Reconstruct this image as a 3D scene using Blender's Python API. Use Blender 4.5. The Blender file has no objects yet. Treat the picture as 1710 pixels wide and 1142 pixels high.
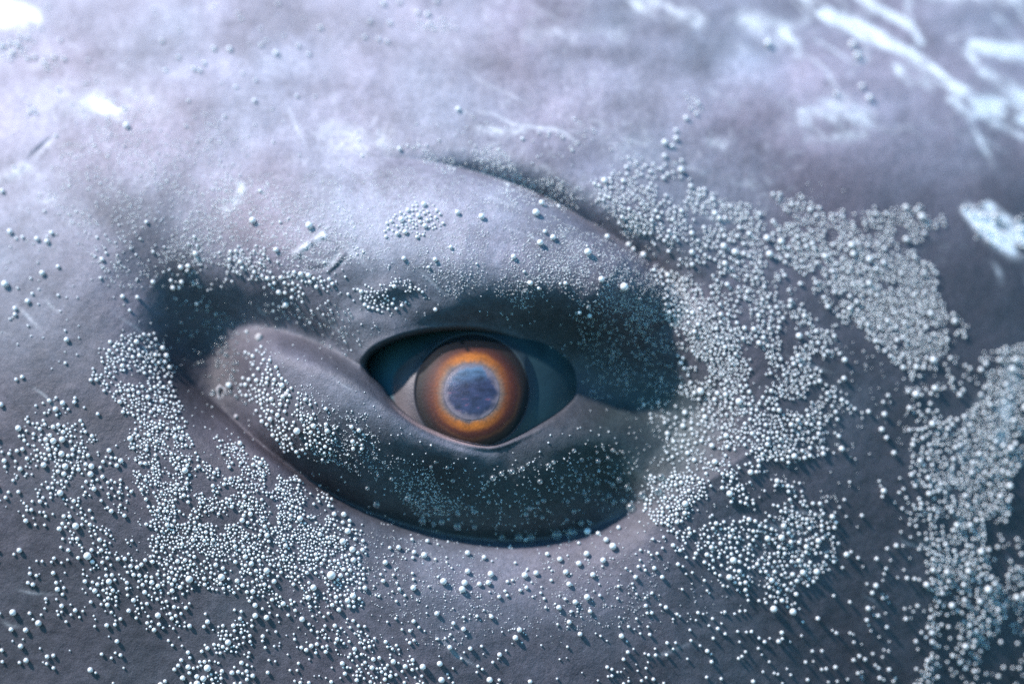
import bpy, math, random
import numpy as np
from mathutils import Vector

SC = bpy.context.scene
COL = SC.collection
R = math.radians
rng = np.random.default_rng(7)
random.seed(7)

# ------------------------------------------------------------------ camera
D = 40.0                                  # camera stands 40 units (1 unit = 100 photo pixels) from the eye plane
cam_d = bpy.data.cameras.new('camera')
cam = bpy.data.objects.new('camera', cam_d)
COL.objects.link(cam)
cam.location = (0, -D, 0)
cam.rotation_euler = (R(90), 0, 0)
cam_d.sensor_width = 36
cam_d.lens = 36 * D / 17.1
cam_d.clip_end = 500
cam_d.dof.use_dof = True
cam_d.dof.focus_distance = 39.9
cam_d.dof.aperture_fstop = cam_d.lens / 1000 / 1.55
SC.camera = cam

# ------------------------------------------------------------------ sky and sun
SUN_DIR = Vector((-0.58, -0.36, 0.73)).normalized()     # towards the sun
elev = math.asin(SUN_DIR.z)
azim = math.atan2(SUN_DIR.x, SUN_DIR.y)
world = bpy.data.worlds.new("World")
SC.world = world
world.use_nodes = True
nt = world.node_tree
bg = nt.nodes['Background']
sky = nt.nodes.new('ShaderNodeTexSky')
sky.sky_type = 'NISHITA'
sky.sun_disc = False
sky.sun_elevation = elev
sky.sun_rotation = azim
sky.air_density = 1.0
sky.dust_density = 0.0
sky.ozone_density = 6.0
water_tint = nt.nodes.new('ShaderNodeVectorMath')       # daylight that has come down through clear sea water
water_tint.operation = 'MULTIPLY'
water_tint.inputs[1].default_value = (0.54, 1.0, 1.10)
nt.links.new(sky.outputs['Color'], water_tint.inputs[0])
nt.links.new(water_tint.outputs[0], bg.inputs['Color'])
bg.inputs['Strength'].default_value = 0.15
sun_d = bpy.data.lights.new('sun', 'SUN')
sun_d.energy = 5.0
sun_d.angle = R(3.0)
sun_d.color = (1.0, 0.915, 0.93)
sun = bpy.data.objects.new('sun', sun_d)
COL.objects.link(sun)
sun.rotation_euler = (-SUN_DIR).to_track_quat('-Z', 'Y').to_euler()
SC.view_settings.view_transform = 'Standard'
SC.view_settings.look = 'None'
SC.view_settings.exposure = 0.5
SC.view_settings.gamma = 1.0
SC.cycles.use_denoising = False          # keeps the fine film-like grain of the photograph

# ------------------------------------------------------------------ small maths helpers
STEP = 2.5
PX0, PX1, PY0, PY1 = -190, 1900, -190, 1332
gx = np.arange(PX0, PX1 + 1, STEP)
gy = np.arange(PY0, PY1 + 1, STEP)
GX, GY = np.meshgrid(gx, gy)
NX, NY = len(gx), len(gy)

def sstep(a, b, x):
    t = np.clip((x - a) / (b - a), 0, 1)
    return t * t * (3 - 2 * t)

def spline(pts, n=10, closed=False):
    P = np.array(pts, float)
    m = len(P)
    out = []
    segs = m if closed else m - 1
    for i in range(segs):
        if closed:
            p0, p1, p2, p3 = P[(i - 1) % m], P[i], P[(i + 1) % m], P[(i + 2) % m]
        else:
            p0, p1, p2, p3 = P[max(i - 1, 0)], P[i], P[i + 1], P[min(i + 2, m - 1)]
        for k in range(n):
            t = k / n
            out.append(0.5 * ((2 * p1) + (-p0 + p2) * t + (2 * p0 - 5 * p1 + 4 * p2 - p3) * t * t
                              + (-p0 + 3 * p1 - 3 * p2 + p3) * t ** 3))
    if not closed:
        out.append(P[-1])
    return np.array(out)

def curve_dist(X, Y, C):
    """distance to a polyline, side (+1 = above when it runs left to right) and the position 0..1 along it"""
    best = np.full(X.shape, 1e9)
    side = np.ones(X.shape)
    tt = np.zeros(X.shape)
    L = np.r_[0, np.cumsum(np.hypot(*np.diff(C, axis=0).T))]
    for i in range(len(C) - 1):
        ax, ay = C[i]
        bx, by = C[i + 1]
        dx, dy = bx - ax, by - ay
        l2 = dx * dx + dy * dy + 1e-9
        u = np.clip(((X - ax) * dx + (Y - ay) * dy) / l2, 0, 1)
        ex, ey = X - ax - u * dx, Y - ay - u * dy
        d = np.hypot(ex, ey)
        m = d < best
        best = np.where(m, d, best)
        side = np.where(m, np.sign(dy * (X - ax) - dx * (Y - ay) + 1e-9), side)
        tt = np.where(m, (L[i] + u * math.sqrt(l2)) / L[-1], tt)
    return best, side, tt

def vnoise(X, Y, scale, seed, octaves=3):
    """smooth value noise, roughly -1..1"""
    out = np.zeros(X.shape)
    amp, tot = 1.0, 0.0
    for o in range(octaves):
        r = np.random.default_rng(seed * 31 + o)
        T = r.uniform(-1, 1, (256, 256))
        x, y = X / scale + 57.3, Y / scale + 31.7
        xi, yi = np.floor(x).astype(int), np.floor(y).astype(int)
        fx, fy = x - xi, y - yi
        fx, fy = fx * fx * (3 - 2 * fx), fy * fy * (3 - 2 * fy)
        a, b = T[yi % 256, xi % 256], T[yi % 256, (xi + 1) % 256]
        c, d = T[(yi + 1) % 256, xi % 256], T[(yi + 1) % 256, (xi + 1) % 256]
        out += amp * ((a * (1 - fx) + b * fx) * (1 - fy) + (c * (1 - fx) + d * fx) * fy)
        tot += amp
        amp *= 0.5
        scale /= 2.0
    return out / tot * 1.4

def local(C, margin):
    x0, y0 = C.min(0) - margin
    x1, y1 = C.max(0) + margin
    i0, i1 = np.searchsorted(gx, [x0, x1])
    j0, j1 = np.searchsorted(gy, [y0, y1])
    return slice(max(j0, 0), j1), slice(max(i0, 0), i1)

H = np.zeros(GX.shape)
def along(pts, amps, w_above, w_below, power=1.5, arr=None):
    """raise (or sink) the skin along a curve; widths differ on the two sides and vary along it"""
    arr = H if arr is None else arr
    C = spline(pts, 8)
    wa = np.atleast_1d(np.array(w_above, float)); wb = np.atleast_1d(np.array(w_below, float))
    am = np.array(amps, float)
    mg = max(wa.max(), wb.max()) * (4.5 if power < 1.3 else 3.0)
    sl = local(C, mg)
    d, s, t = curve_dist(GX[sl], GY[sl], C)
    k = lambda v: np.interp(t, np.linspace(0, 1, len(v)), v) if len(v) > 1 else v[0]
    w = np.where(s > 0, k(wa), k(wb))
    arr[sl] += k(am) * np.exp(-(d / w) ** power)

def blob(cx, cy, rx, ry, a, rot=0, power=2.0, arr=None):
    arr = H if arr is None else arr
    c, s = math.cos(R(rot)), math.sin(R(rot))
    X, Y = GX - cx, GY - cy
    q = np.sqrt(((X * c + Y * s) / rx) ** 2 + ((-X * s + Y * c) / ry) ** 2)
    arr += a * np.exp(-q ** power)

# ------------------------------------------------------------------ relief of the whale's head
U, V = (GX - 855) / 100, -(GY - 571) / 100
H += -0.044 * np.clip(V + 3.2, 0, None) ** 2 - 0.016 * np.clip(-(V + 3.2), 0, None) ** 2
H += -0.024 * np.clip(U + 2.0, 0, None) ** 2 - 0.014 * np.clip(-(U + 2.0), 0, None) ** 2

# upper lid: a broad dome running from the left to round the right corner
along([(290, 378), (400, 381), (520, 385), (660, 390), (800, 400), (930, 430), (1030, 490), (1090, 560)],
      [0.0, 0.10, 0.26, 0.46, 0.64, 0.64, 0.52, 0.0], [120, 120, 122, 125, 122, 112, 100, 90], [75, 80, 90, 100, 108, 108, 92, 60], 2.8)
# socket that sinks round and right of the eye
along([(660, 560), (760, 560), (880, 585), (980, 634), (1070, 672), (1140, 730), (1190, 800)],
      [0.0, -0.30, -0.55, -0.90, -0.98, -0.70, 0], [26, 34, 62, 104, 118, 110, 80], [60, 90, 108, 78, 62, 60, 60], 2.2)
blob(1040, 800, 88, 72, -0.50, 0, 2.5)
# crease above the upper lid
along([(560, 262), (640, 263), (720, 271), (800, 288), (880, 314), (950, 350), (1020, 393), (1090, 440), (1135, 485), (1165, 540)],
      [0, -0.06, -0.20, -0.42, -0.58, -0.64, -0.62, -0.52, -0.30, 0], [12, 13, 15, 17, 19, 21, 23, 24, 24], [7, 8, 8, 8, 8, 9, 10, 12, 16], 1.2)
along([(600, 225), (700, 228), (800, 238), (900, 268), (980, 308), (1060, 350), (1130, 400), (1190, 470)],
      [0, 0.06, 0.14, 0.20, 0.22, 0.22, 0.16, 0], 55, 30, 2)
# valley running to the left corner
along([(200, 430), (262, 480), (330, 520), (400, 538), (470, 552), (540, 578), (606, 612)],
      [0.0, -0.18, -0.50, -0.78, -0.88, -0.76, -0.30], [90, 84, 72, 64, 60, 46, 16], [80, 110, 130, 74, 24, 20, 14], 1.7)
blob(330, 590, 84, 110, -0.36, -14, 2.3)
blob(380, 640, 72, 95, -0.66, -35, 2.2)
blob(150, 330, 150, 120, 0.18, 20)
# lower crease: the lower lid falls into it, the cheek rises out of it
LOWC = [(285, 610), (330, 650), (380, 692), (430, 738), (480, 777), (530, 812), (580, 842), (640, 868), (720, 893),
        (800, 906), (870, 908), (940, 899), (1000, 880), (1050, 852), (1090, 822)]
along(LOWC, [0, -.08, -.16, -.24, -.30, -.38, -.46, -.54, -.62, -.68, -.70, -.68, -.60, -.40, 0],
      [20, 28, 34, 38, 44, 54, 68, 84, 95, 100, 104, 104, 100, 90, 60], [28, 34, 40, 46, 52, 58, 62, 66, 68, 70, 70, 68, 62, 50, 40], 1.35)
along(LOWC, [0, -0.08, -0.20, -0.28, -0.32, -0.34, -0.34, -0.34, -0.36, -0.36, -0.36, -0.36, -0.34, -0.22, 0],
      [20, 26, 30, 34, 40, 50, 64, 82, 95, 98, 95, 88, 75, 60, 40], [14, 10, 8, 7, 6, 6, 6, 6, 7, 8, 8, 8, 9, 12, 16], 1.5)
# narrow undercut right at the crease, on the lid's side
along([(360, 676), (430, 736), (480, 775), (530, 809), (580, 838), (640, 863), (720, 887), (800, 900), (870, 902), (940, 893), (1000, 874), (1040, 856)],
      [0, -0.10, -0.16, -0.18, -0.20, -0.22, -0.25, -0.28, -0.28, -0.22, -0.12, 0], 14, 5, 1.6)
# lower lid ridge
along([(400, 566), (470, 590), (540, 612), (610, 655), (670, 705), (730, 742), (790, 760), (850, 768)],
      [0.0, 0.12, 0.22, 0.28, 0.26, 0.22, 0.14, 0.0], [22, 24, 22, 16, 12, 12, 14, 14], [60, 90, 100, 80, 56, 42, 34, 30], 2)
along([(955, 668), (1010, 680), (1070, 685), (1130, 690), (1170, 720)], [0, -0.05, -0.05, -0.04, 0], 22, 12, 1.6)
# small folds at the left corner
along([(560, 545), (610, 535), (660, 548), (700, 556)], [0, 0.05, 0.03, 0], [16, 14], [16, 12], 2)
along([(590, 505), (640, 485), (690, 480)], [0, 0.12, 0], 18, 14, 2)
along([(570, 590), (600, 600), (612, 625)], [0, 0.12, 0], 14, 14, 2)
for k in range(9):
    a = k / 8
    along([(548 + 8 * a, 566 + 52 * a), (578 + 6 * a, 580 + 34 * a), (604, 596 + 18 * a)], [0, -0.018, 0], 2.6, 2.6, 2)
# rectangular scar left of the dome
along([(494, 424), (516, 408), (540, 393)], [0.03, 0.06, 0.04], 6, 6, 2)
along([(506, 420), (530, 402), (546, 404), (566, 414), (560, 432), (545, 447), (512, 449), (505, 432)], [-.02] * 6, 3.5, 3.5, 2)
along([(545, 452), (560, 440), (574, 427)], [0.015, 0.025, 0.02], 6, 4, 2)
along([(548, 460), (563, 446), (576, 431)], [-.015, -.025, -.015], 3, 4, 2)
# gentle undulation of the skin
H += 0.040 * vnoise(GX, GY, 190, 3, 3) + 0.010 * vnoise(GX, GY, 34, 5, 3)
H += 0.05 * vnoise(GX * 0.5, GY * 1.7, 120, 9, 2) * sstep(420, 60, GY)
# long oblique scratch in the upper left and a shallow dent
along([(45, 268), (70, 245), (86, 231)], [-.03, -.05, -.03], 3, 3, 2)
along([(0, 300), (30, 282), (60, 256)], [.02, .03, .0], 6, 6, 2)

# the eye opening
SLIT = spline([(607, 606), (622, 585), (655, 568), (700, 556), (750, 551), (805, 553), (860, 568), (910, 597), (944, 632), (956, 656),
               (938, 684), (900, 710), (860, 730), (825, 742), (790, 740), (745, 728), (700, 708), (662, 680), (636, 648), (614, 626)], 10, True)
sl = local(SLIT, 60)
d, s, t = curve_dist(GX[sl], GY[sl], np.vstack([SLIT, SLIT[:1]]))
X, Y = GX[sl], GY[sl]
inside = np.zeros(X.shape, bool)
for i in range(len(SLIT)):
    x1, y1 = SLIT[i]; x2, y2 = SLIT[(i + 1) % len(SLIT)]
    c = ((y1 > Y) != (y2 > Y))
    inside ^= c & (X < (x2 - x1) * (Y - y1) / (y2 - y1 + 1e-12) + x1)
sd = np.where(inside, d, -d)
SDF = np.full(GX.shape, -99.0); SDF[sl] = sd
low = sstep(640, 720, Y)                                    # lower rim: a thin bright edge
H[sl] += 0.05 * np.exp(-((sd + 4) / 5.0) ** 2) * (0.4 + 0.9 * low) * sstep(930, 820, X)
H[sl] -= (0.10 * sstep(-7, 2, sd) + 1.5 * sstep(0, 9, sd))

# ------------------------------------------------------------------ colour of the skin (pigment with painted light and shade)
def stroke(pts, w, a, arr, power=2.0):
    along(pts, np.atleast_1d(a) if np.ndim(a) else [a, a], w, w, power, arr)
pale = np.zeros(GX.shape)          # white sloughing skin and scars
# bright diagonal streak at the upper right and its neighbours
stroke([(1320, -30), (1375, 20), (1440, 50), (1500, 80), (1545, 105), (1590, 145), (1630, 165), (1690, 185), (1760, 200)], [8, 11, 14, 9, 8, 12, 17, 16], 1.4, pale, 3)
stroke([(1400, -40), (1440, -5), (1480, 22), (1520, 45), (1540, 72)], [8, 9, 7, 5], 1.2, pale, 3)
stroke([(1625, 75), (1670, 85), (1740, 92)], [9, 14, 15], 1.4, pale, 3)
stroke([(1560, -20), (1640, -14), (1740, -12)], 16, 1.0, pale, 2)
stroke([(1640, 120), (1690, 150), (1760, 190)], [8, 12], 0.9, pale, 2)
stroke([(1590, 165), (1615, 185), (1640, 190)], [8, 10], 0.9, pale, 2)
stroke([(1615, 350), (1640, 372), (1680, 398), (1760, 430)], [10, 20, 24], 1.4, pale, 3)
stroke([(1650, 345), (1690, 375), (1760, 400)], [8, 14], 1.2, pale, 3)
stroke([(1620, 200), (1645, 250), (1672, 298)], [5, 6, 2], [.5, .5, 0], pale, 2)
stroke([(1500, 120), (1525, 140)], 6, 0.8, pale, 2)
stroke([(1615, 85), (1628, 105)], 6, 0.8, pale, 2)
stroke([(1650, 200), (1710, 230)], 6, 0.5, pale, 2)
stroke([(1240, 30), (1275, 45), (1310, 55)], [14, 16], 0.8, pale, 2)
stroke([(1330, 90), (1325, 60)], 9, 0.6, pale, 2)
stroke([(1060, 5), (1120, 15), (1160, 35)], [18, 14], 0.55, pale, 2)
stroke([(-60, 15), (0, 20), (55, 28)], [34, 26, 14], 1.2, pale, 2.5)
stroke([(1345, 195), (1390, 185), (1450, 195)], [16, 26, 16], 0.50, pale, 3)
stroke([(1350, 228), (1440, 226)], 9, 0.35, pale, 2)
stroke([(150, 172), (172, 178), (205, 184)], [14, 12, 4], 1.0, pale, 2)
stroke([(90, 165), (160, 165), (260, 170)], [36, 30], 0.16, pale, 2)
stroke([(535, 222), (560, 214), (600, 224)], [14, 12], 0.32, pale, 3)
stroke([(555, 245), (640, 240)], [10, 24], 0.18, pale, 2)
stroke([(768, 186), (820, 190), (855, 208), (880, 212), (930, 218), (960, 235)], 3.2, [0.3, .5, .6, .5, .6, .3], pale, 2)
stroke([(800, 215), (850, 220), (880, 212)], 7, 0.4, pale, 2)
stroke([(985, 200), (1020, 212)], 3, 0.4, pale, 2)
stroke([(880, 60), (960, 55), (1030, 60)], [12, 16], 0.16, pale, 2)
stroke([(1180, 150), (1225, 175), (1240, 190)], 7, [.05, .3, 0], pale, 2)
stroke([(1170, 230), (1200, 240), (1215, 250)], 9, [0, .25, .1], pale, 2)
stroke([(380, 350), (395, 330), (402, 312)], 8, 0.6, pale, 2)
stroke([(494, 424), (516, 408), (540, 393)], 6, 0.8, pale, 2.5)
stroke([(548, 445), (565, 425)], 5, 0.3, pale, 2)
stroke([(60, 262), (85, 236)], 3, 0.3, pale, 2)
stroke([(0, 300), (50, 275)], 9, 0.4, pale, 2)
stroke([(1655, 430), (1668, 455), (1675, 480)], 5, [0, .25, 0], pale, 2)
stroke([(1690, 620), (1680, 690), (1670, 740)], 12, 0.5, pale, 2)
stroke([(1590, 800), (1610, 720), (1650, 640)], 5, 0.15, pale, 2)
stroke([(900, 180), (1000, 230), (1150, 300)], 40, 0.05, pale, 2)
al, ac = GX * .82 + GY * .57, -GX * .57 + GY * .82
pale *= np.clip(0.72 + 0.55 * vnoise(GX, GY, 22, 21, 3) + 0.75 * vnoise(al * .30, ac, 10, 22, 4), 0, 1.6)
veins = np.exp(-(vnoise(al * .45, ac, 60, 23, 3) / .07) ** 2) * sstep(1150, 1450, GX) * sstep(260, 120, GY)
pale += 0.55 * veins * np.clip(.5 + vnoise(GX, GY, 50, 24, 2), 0, 1)
fleck = sstep(.38, .62, vnoise(GX, GY, 12, 25, 3)) * sstep(-.1, .5, vnoise(GX, GY, 130, 26, 2))
pale += 0.10 * fleck * sstep(560, 260, GY)
rs = np.random.default_rng(55)
for k in range(70):
    x0, y0 = rs.uniform(-100, 1750), rs.uniform(-60, 1150)
    if 560 < x0 < 1150 and 480 < y0 < 900: continue
    an = R(rs.normal(22, 22)); ln_ = rs.uniform(20, 110)
    q = [(x0 + ln_ * u * math.cos(an) + rs.normal(0, 2), y0 + ln_ * u * math.sin(an) + 8 * math.sin(u * 2 + k) + rs.normal(0, 2)) for u in (0, .35, .7, 1)]
    stroke(q, rs.uniform(2.0, 3.6), [0, rs.uniform(.08, .28), rs.uniform(.05, .2), 0], pale, 2)
# wispy horizontal cloudiness of the brow
streaky = vnoise(GX * 0.35 + GY * 0.22, GY, 34, 40, 4)
cloud = vnoise(GX, GY, 85, 41, 4)
pale = np.clip(pale, 0, 1.25)
mott = 1 + 0.24 * cloud + 0.12 * vnoise(GX, GY, 24, 43, 3) + 0.22 * streaky * sstep(500, 200, GY)
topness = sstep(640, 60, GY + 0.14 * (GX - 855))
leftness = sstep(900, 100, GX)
tone = 0.078 + 0.205 * topness + 0.02 * topness * leftness  # paler towards the sun-facing top and left: brightness added to the colour
# dark smudge on the left, shade painted where the skin turns away; darker right flank
smudge = np.zeros(GX.shape)
blob(205, 365, 80, 40, 0.9, 25, 2, smudge); blob(280, 440, 75, 50, 0.7, 30, 2, smudge)
blob(400, 390, 60, 26, 0.4, 15, 2, smudge); blob(385, 225, 24, 14, .4, 60, 2, smudge)
blob(1330, 270, 120, 34, 0.45, 8, 2, smudge); blob(1420, 320, 140, 30, 0.4, 5, 2, smudge); blob(980, 88, 110, 16, .5, 3, 2, smudge)
blob(850, 110, 90, 22, 0.3, 10, 2, smudge); blob(1620, 470, 90, 60, .3, 0, 2, smudge)
cb = np.zeros(GX.shape); blob(760, 385, 250, 95, 0.095, 8, 2.5, cb); blob(850, 945, 220, 60, .045, 0, 2, cb); blob(850, 1010, 330, 150, 0.034, 0, 2, cb); blob(60, 700, 260, 200, -0.012, 0, 2, cb); blob(120, 1060, 330, 170, -.020, 0, 2, cb); blob(1430, 190, 330, 120, .055, 5, 2, cb); tone = tone + cb  # dome and cheek lip lightened as if sunlit, other areas tuned
tone = tone * mott * (1 - 0.56 * np.clip(smudge * (1 + .5 * cloud), 0, 1))
tone *= 1 - 0.10 * sstep(1150, 1700, GX) * sstep(150, 350, GY)
# lower lid ridge painted sunlit, shade painted under and beside the lids
lid_lit = np.zeros(GX.shape)
along([(430, 580), (520, 615), (600, 662), (680, 715), (760, 745), (830, 762)], [.1, .6, .9, 1.1, 1.0, .2], [14, 18, 10, 8, 8, 8], [40, 45, 40, 30, 20, 14], 2, lid_lit)
dark = np.zeros(GX.shape); hollow_shade = np.zeros(GX.shape); blob(328, 605, 72, 135, 1.0, -22, 3, hollow_shade); blob(400, 600, 60, 60, .45, 0, 2, hollow_shade)  # shade of the left hollow put into the colour
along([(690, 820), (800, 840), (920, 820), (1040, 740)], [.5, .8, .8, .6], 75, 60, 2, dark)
blob(1060, 750, 110, 80, .6, -20, 2, dark); blob(1110, 720, 90, 90, .7, 30, 3, dark); blob(960, 590, 130, 70, 0.5, 30, 2, dark)  # shade below and right of the eye put into the colour
tone = tone * (1 + 1.25 * np.clip(lid_lit, 0, 1.2)) * (1 - 0.30 * np.clip(dark, 0, 1)) * (1 - 0.50 * hollow_shade); blob(400, 600, 60, 60, .45, 0, 2, hollow_shade)
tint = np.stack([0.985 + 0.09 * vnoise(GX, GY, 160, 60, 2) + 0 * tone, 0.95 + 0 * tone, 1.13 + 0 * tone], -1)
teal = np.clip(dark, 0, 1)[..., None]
tint = tint * (1 - teal) + np.array([0.72, 1.0, 1.06]) * teal  # bluish cast of that painted shade
# smooth rosy edge of the lower lid
rose = np.exp(-((SDF + 2) / 3.0) ** 2) * sstep(650, 710, GY) * sstep(850, 780, GX) * 0.7
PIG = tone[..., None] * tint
PIG = PIG * (1 - rose[..., None]) + np.array([0.42, 0.30, 0.28]) * rose[..., None]
pw = np.clip(pale, 0, 1)[..., None]
PIG = PIG * (1 - pw) + np.array([0.80, 0.84, 0.86]) * pw
PIG = np.clip(PIG, 0.02, 0.88)
deep = sstep(0, 10, SDF)[..., None]
PIG = PIG * (1 - deep) + np.array([0.035, 0.04, 0.05]) * deep

def bil(A, px, py):
    fx = np.clip((px - PX0) / STEP, 0, NX - 1.001); fy = np.clip((py - PY0) / STEP, 0, NY - 1.001)
    i, j = fx.astype(int), fy.astype(int)
    fx -= i; fy -= j
    return (A[j, i] * (1 - fx) + A[j, i + 1] * fx) * (1 - fy) + (A[j + 1, i] * (1 - fx) + A[j + 1, i + 1] * fx) * fy

def world_of(px, py, h):
    k = (D - h) / D
    return np.stack([(px - 855) / 100 * k, -h, -(py - 571) / 100 * k], -1)

P3 = world_of(GX, GY, H)
tx = np.gradient(P3, axis=1); ty = np.gradient(P3, axis=0)
NRM = np.cross(tx, ty); NRM /= np.linalg.norm(NRM, axis=-1, keepdims=True)
NRM *= np.where(NRM[..., 1:2] > 0, -1, 1)

# ------------------------------------------------------------------ objects and materials
def link(o, parent=None):
    COL.objects.link(o)
    if parent is not None: o.parent = parent
    return o

def mesh_np(name, verts, faces, mat, parent=None, smooth=True, colors=None):
    verts = np.asarray(verts, np.float32); faces = np.asarray(faces, np.int32)
    me = bpy.data.meshes.new(name)
    k = faces.shape[1]
    me.vertices.add(len(verts)); me.vertices.foreach_set('co', verts.ravel())
    me.loops.add(faces.size); me.loops.foreach_set('vertex_index', faces.ravel())
    me.polygons.add(len(faces))
    me.polygons.foreach_set('loop_start', np.arange(0, faces.size, k, dtype=np.int32))
    me.update(calc_edges=True)
    if smooth: me.polygons.foreach_set('use_smooth', np.ones(len(faces), bool))
    if colors is not None:
        at = me.color_attributes.new('pigment', 'FLOAT_COLOR', 'POINT')
        c = np.ones((len(verts), 4), np.float32); c[:, :3] = colors
        at.data.foreach_set('color', c.ravel())
    me.validate()
    if mat: me.materials.append(mat)
    return link(bpy.data.objects.new(name, me), parent)

def mat_new(name):
    m = bpy.data.materials.new(name); m.use_nodes = True
    t = m.node_tree
    return m, t, t.nodes['Principled BSDF'], t.nodes, t.links

skin_m, t, bs, N, L = mat_new('whale_skin')
ca = N.new('ShaderNodeVertexColor'); ca.layer_name = 'pigment'
tc = N.new('ShaderNodeTexCoord')
def noise(scale, detail=4, rough=.6, src=None):
    n = N.new('ShaderNodeTexNoise'); n.inputs['Scale'].default_value = scale
    n.inputs['Detail'].default_value = detail; n.inputs['Roughness'].default_value = rough
    L.new(src or tc.outputs['Object'], n.inputs['Vector']); return n
def mrange(src, a, b, c, d):
    n = N.new('ShaderNodeMapRange'); n.inputs[1].default_value = a; n.inputs[2].default_value = b
    n.inputs[3].default_value = c; n.inputs[4].default_value = d
    L.new(src, n.inputs[0]); return n.outputs[0]
def mixmul(a, fac):
    n = N.new('ShaderNodeVectorMath'); n.operation = 'SCALE'
    L.new(a, n.inputs[0]); L.new(fac, n.inputs['Scale']); return n.outputs[0]
n1 = noise(9, 6, .68); n2 = noise(58, 3, .7)
n3 = noise(1.6, 5, .62)
c = mixmul(ca.outputs['Color'], mrange(n1.outputs['Fac'], .3, .7, .78, 1.22))
c = mixmul(c, mrange(n2.outputs['Fac'], .3, .7, .64, 1.36))
c = mixmul(c, mrange(n3.outputs['Fac'], .3, .7, .92, 1.08))
L.new(c, bs.inputs['Base Color'])
bs.inputs['Roughness'].default_value = 0.50
bs.inputs['Specular IOR Level'].default_value = 0.38
bmp = N.new('ShaderNodeBump'); bmp.inputs['Strength'].default_value = 0.6; bmp.inputs['Distance'].default_value = 0.02
nb = noise(34, 5, .7)
L.new(nb.outputs['Fac'], bmp.inputs['Height']); 
bmp2 = N.new('ShaderNodeBump'); bmp2.inputs['Strength'].default_value = 0.35; bmp2.inputs['Distance'].default_value = 0.06
nb2 = noise(6, 5, .6)
L.new(nb2.outputs['Fac'], bmp2.inputs['Height']); L.new(bmp.outputs['Normal'], bmp2.inputs['Normal'])
L.new(bmp2.outputs['Normal'], bs.inputs['Normal'])

whale = bpy.data.objects.new('whale', None)
link(whale)
whale['label'] = 'grey-violet whale face with one open orange-ringed eye, dotted with air bubbles'
whale['category'] = 'whale'

# skin: one continuous sheet that curls back round the head at its border
jj, ii = np.meshgrid(np.arange(NY - 1), np.arange(NX - 1), indexing='ij')
idx = lambda j, i: j * NX + i
F = np.stack([idx(jj, ii), idx(jj + 1, ii), idx(jj + 1, ii + 1), idx(jj, ii + 1)], -1).reshape(-1, 4)
hole = (SDF > 14)
hv = hole[:-1, :-1] & hole[1:, 1:] & hole[:-1, 1:] & hole[1:, :-1]
F = F[~hv.ravel()]
Vx = P3.reshape(-1, 3)
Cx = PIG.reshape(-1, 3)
ring = np.r_[idx(0, np.arange(NX)), idx(np.arange(1, NY), NX - 1), idx(NY - 1, np.arange(NX - 2, -1, -1)), idx(np.arange(NY - 2, 0, -1), 0)]
last = ring
cen = np.array([0, 9.0, -1.0])
for f, back in ((0.99, 1.2), (0.93, 3.0), (0.80, 5.5), (0.5, 8.0), (0.12, 9.0)):
    base = Vx[ring].copy()
    q = cen + (base - cen) * f
    q[:, 1] = base[:, 1] + back * (1 - 0.0 * f)
    st = len(Vx)
    Vx = np.vstack([Vx, q]); Cx = np.vstack([Cx, Cx[ring]])
    new = st + np.arange(len(ring))
    F = np.vstack([F, np.stack([last, new, np.roll(new, -1), np.roll(last, -1)], -1)])
    last = new
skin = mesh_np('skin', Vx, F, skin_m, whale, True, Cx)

# ---- eye: ball, iris, pupil, clear cornea
EYE_PX, EYE_PY = 787, 655
EYE_R = 2.0
h_front = -0.46
ec = Vector(((EYE_PX - 855) / 100, -h_front + EYE_R, -(EYE_PY - 571) / 100))
def cap(name, radius, squash, ang_max, nr, na, mat, parent, colf, centre, tilt=(0, 0), hfun=None):
    """a spherical cap facing the camera: rings of vertices, coloured by position"""
    V_, C_ = [], []
    rr = np.linspace(0, 1, nr + 1)[1:]
    aa = np.linspace(0, 2 * math.pi, na, endpoint=False)
    RR, AA = np.meshgrid(rr, aa, indexing='ij')
    th = RR * ang_max
    x = radius * np.sin(th) * np.cos(AA); z = radius * np.sin(th) * np.sin(AA); y = -radius * np.cos(th) * squash
    if hfun is not None: y = y - hfun(RR, AA)
    pts = np.stack([x, y, z], -1).reshape(-1, 3)
    y0 = -radius * squash - (hfun(np.zeros(1), np.zeros(1))[0] if hfun is not None else 0)
    pts = np.vstack([[[0, y0, 0]], pts]) 
    faces = []
    ids = 1 + np.arange(nr * na).reshape(nr, na)
    q = np.stack([ids[:-1], ids[1:], np.roll(ids[1:], -1, 1), np.roll(ids[:-1], -1, 1)], -1).reshape(-1, 4)
    tri = np.stack([np.zeros(na, int), ids[0], np.roll(ids[0], -1), np.roll(ids[0], -1)], -1)
    r_all = np.r_[0, RR.ravel()]; a_all = np.r_[0, AA.ravel()]
    col = colf(r_all, a_all, pts)
    y_front = -radius
    pts[:, 1] = y_front + (pts[:, 1] - y_front) * 0.8 + 0.32 * pts[:, 2]     # a flattened ball that looks slightly upwards
    pts = pts + np.array(centre)
    me = bpy.data.meshes.new(name)
    fl = [tuple(map(int, f[:3])) for f in tri] + [tuple(map(int, f)) for f in q]
    me.from_pydata([tuple(p) for p in pts], [], fl)
    for p in me.polygons: p.use_smooth = True
    at = me.color_attributes.new('pigment', 'FLOAT_COLOR', 'POINT')
    cc = np.ones((len(pts), 4), np.float32); cc[:, :3] = np.clip(col, 0, 1)
    at.data.foreach_set('color', cc.ravel())
    me.materials.append(mat)
    return link(bpy.data.objects.new(name, me), parent)

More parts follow.
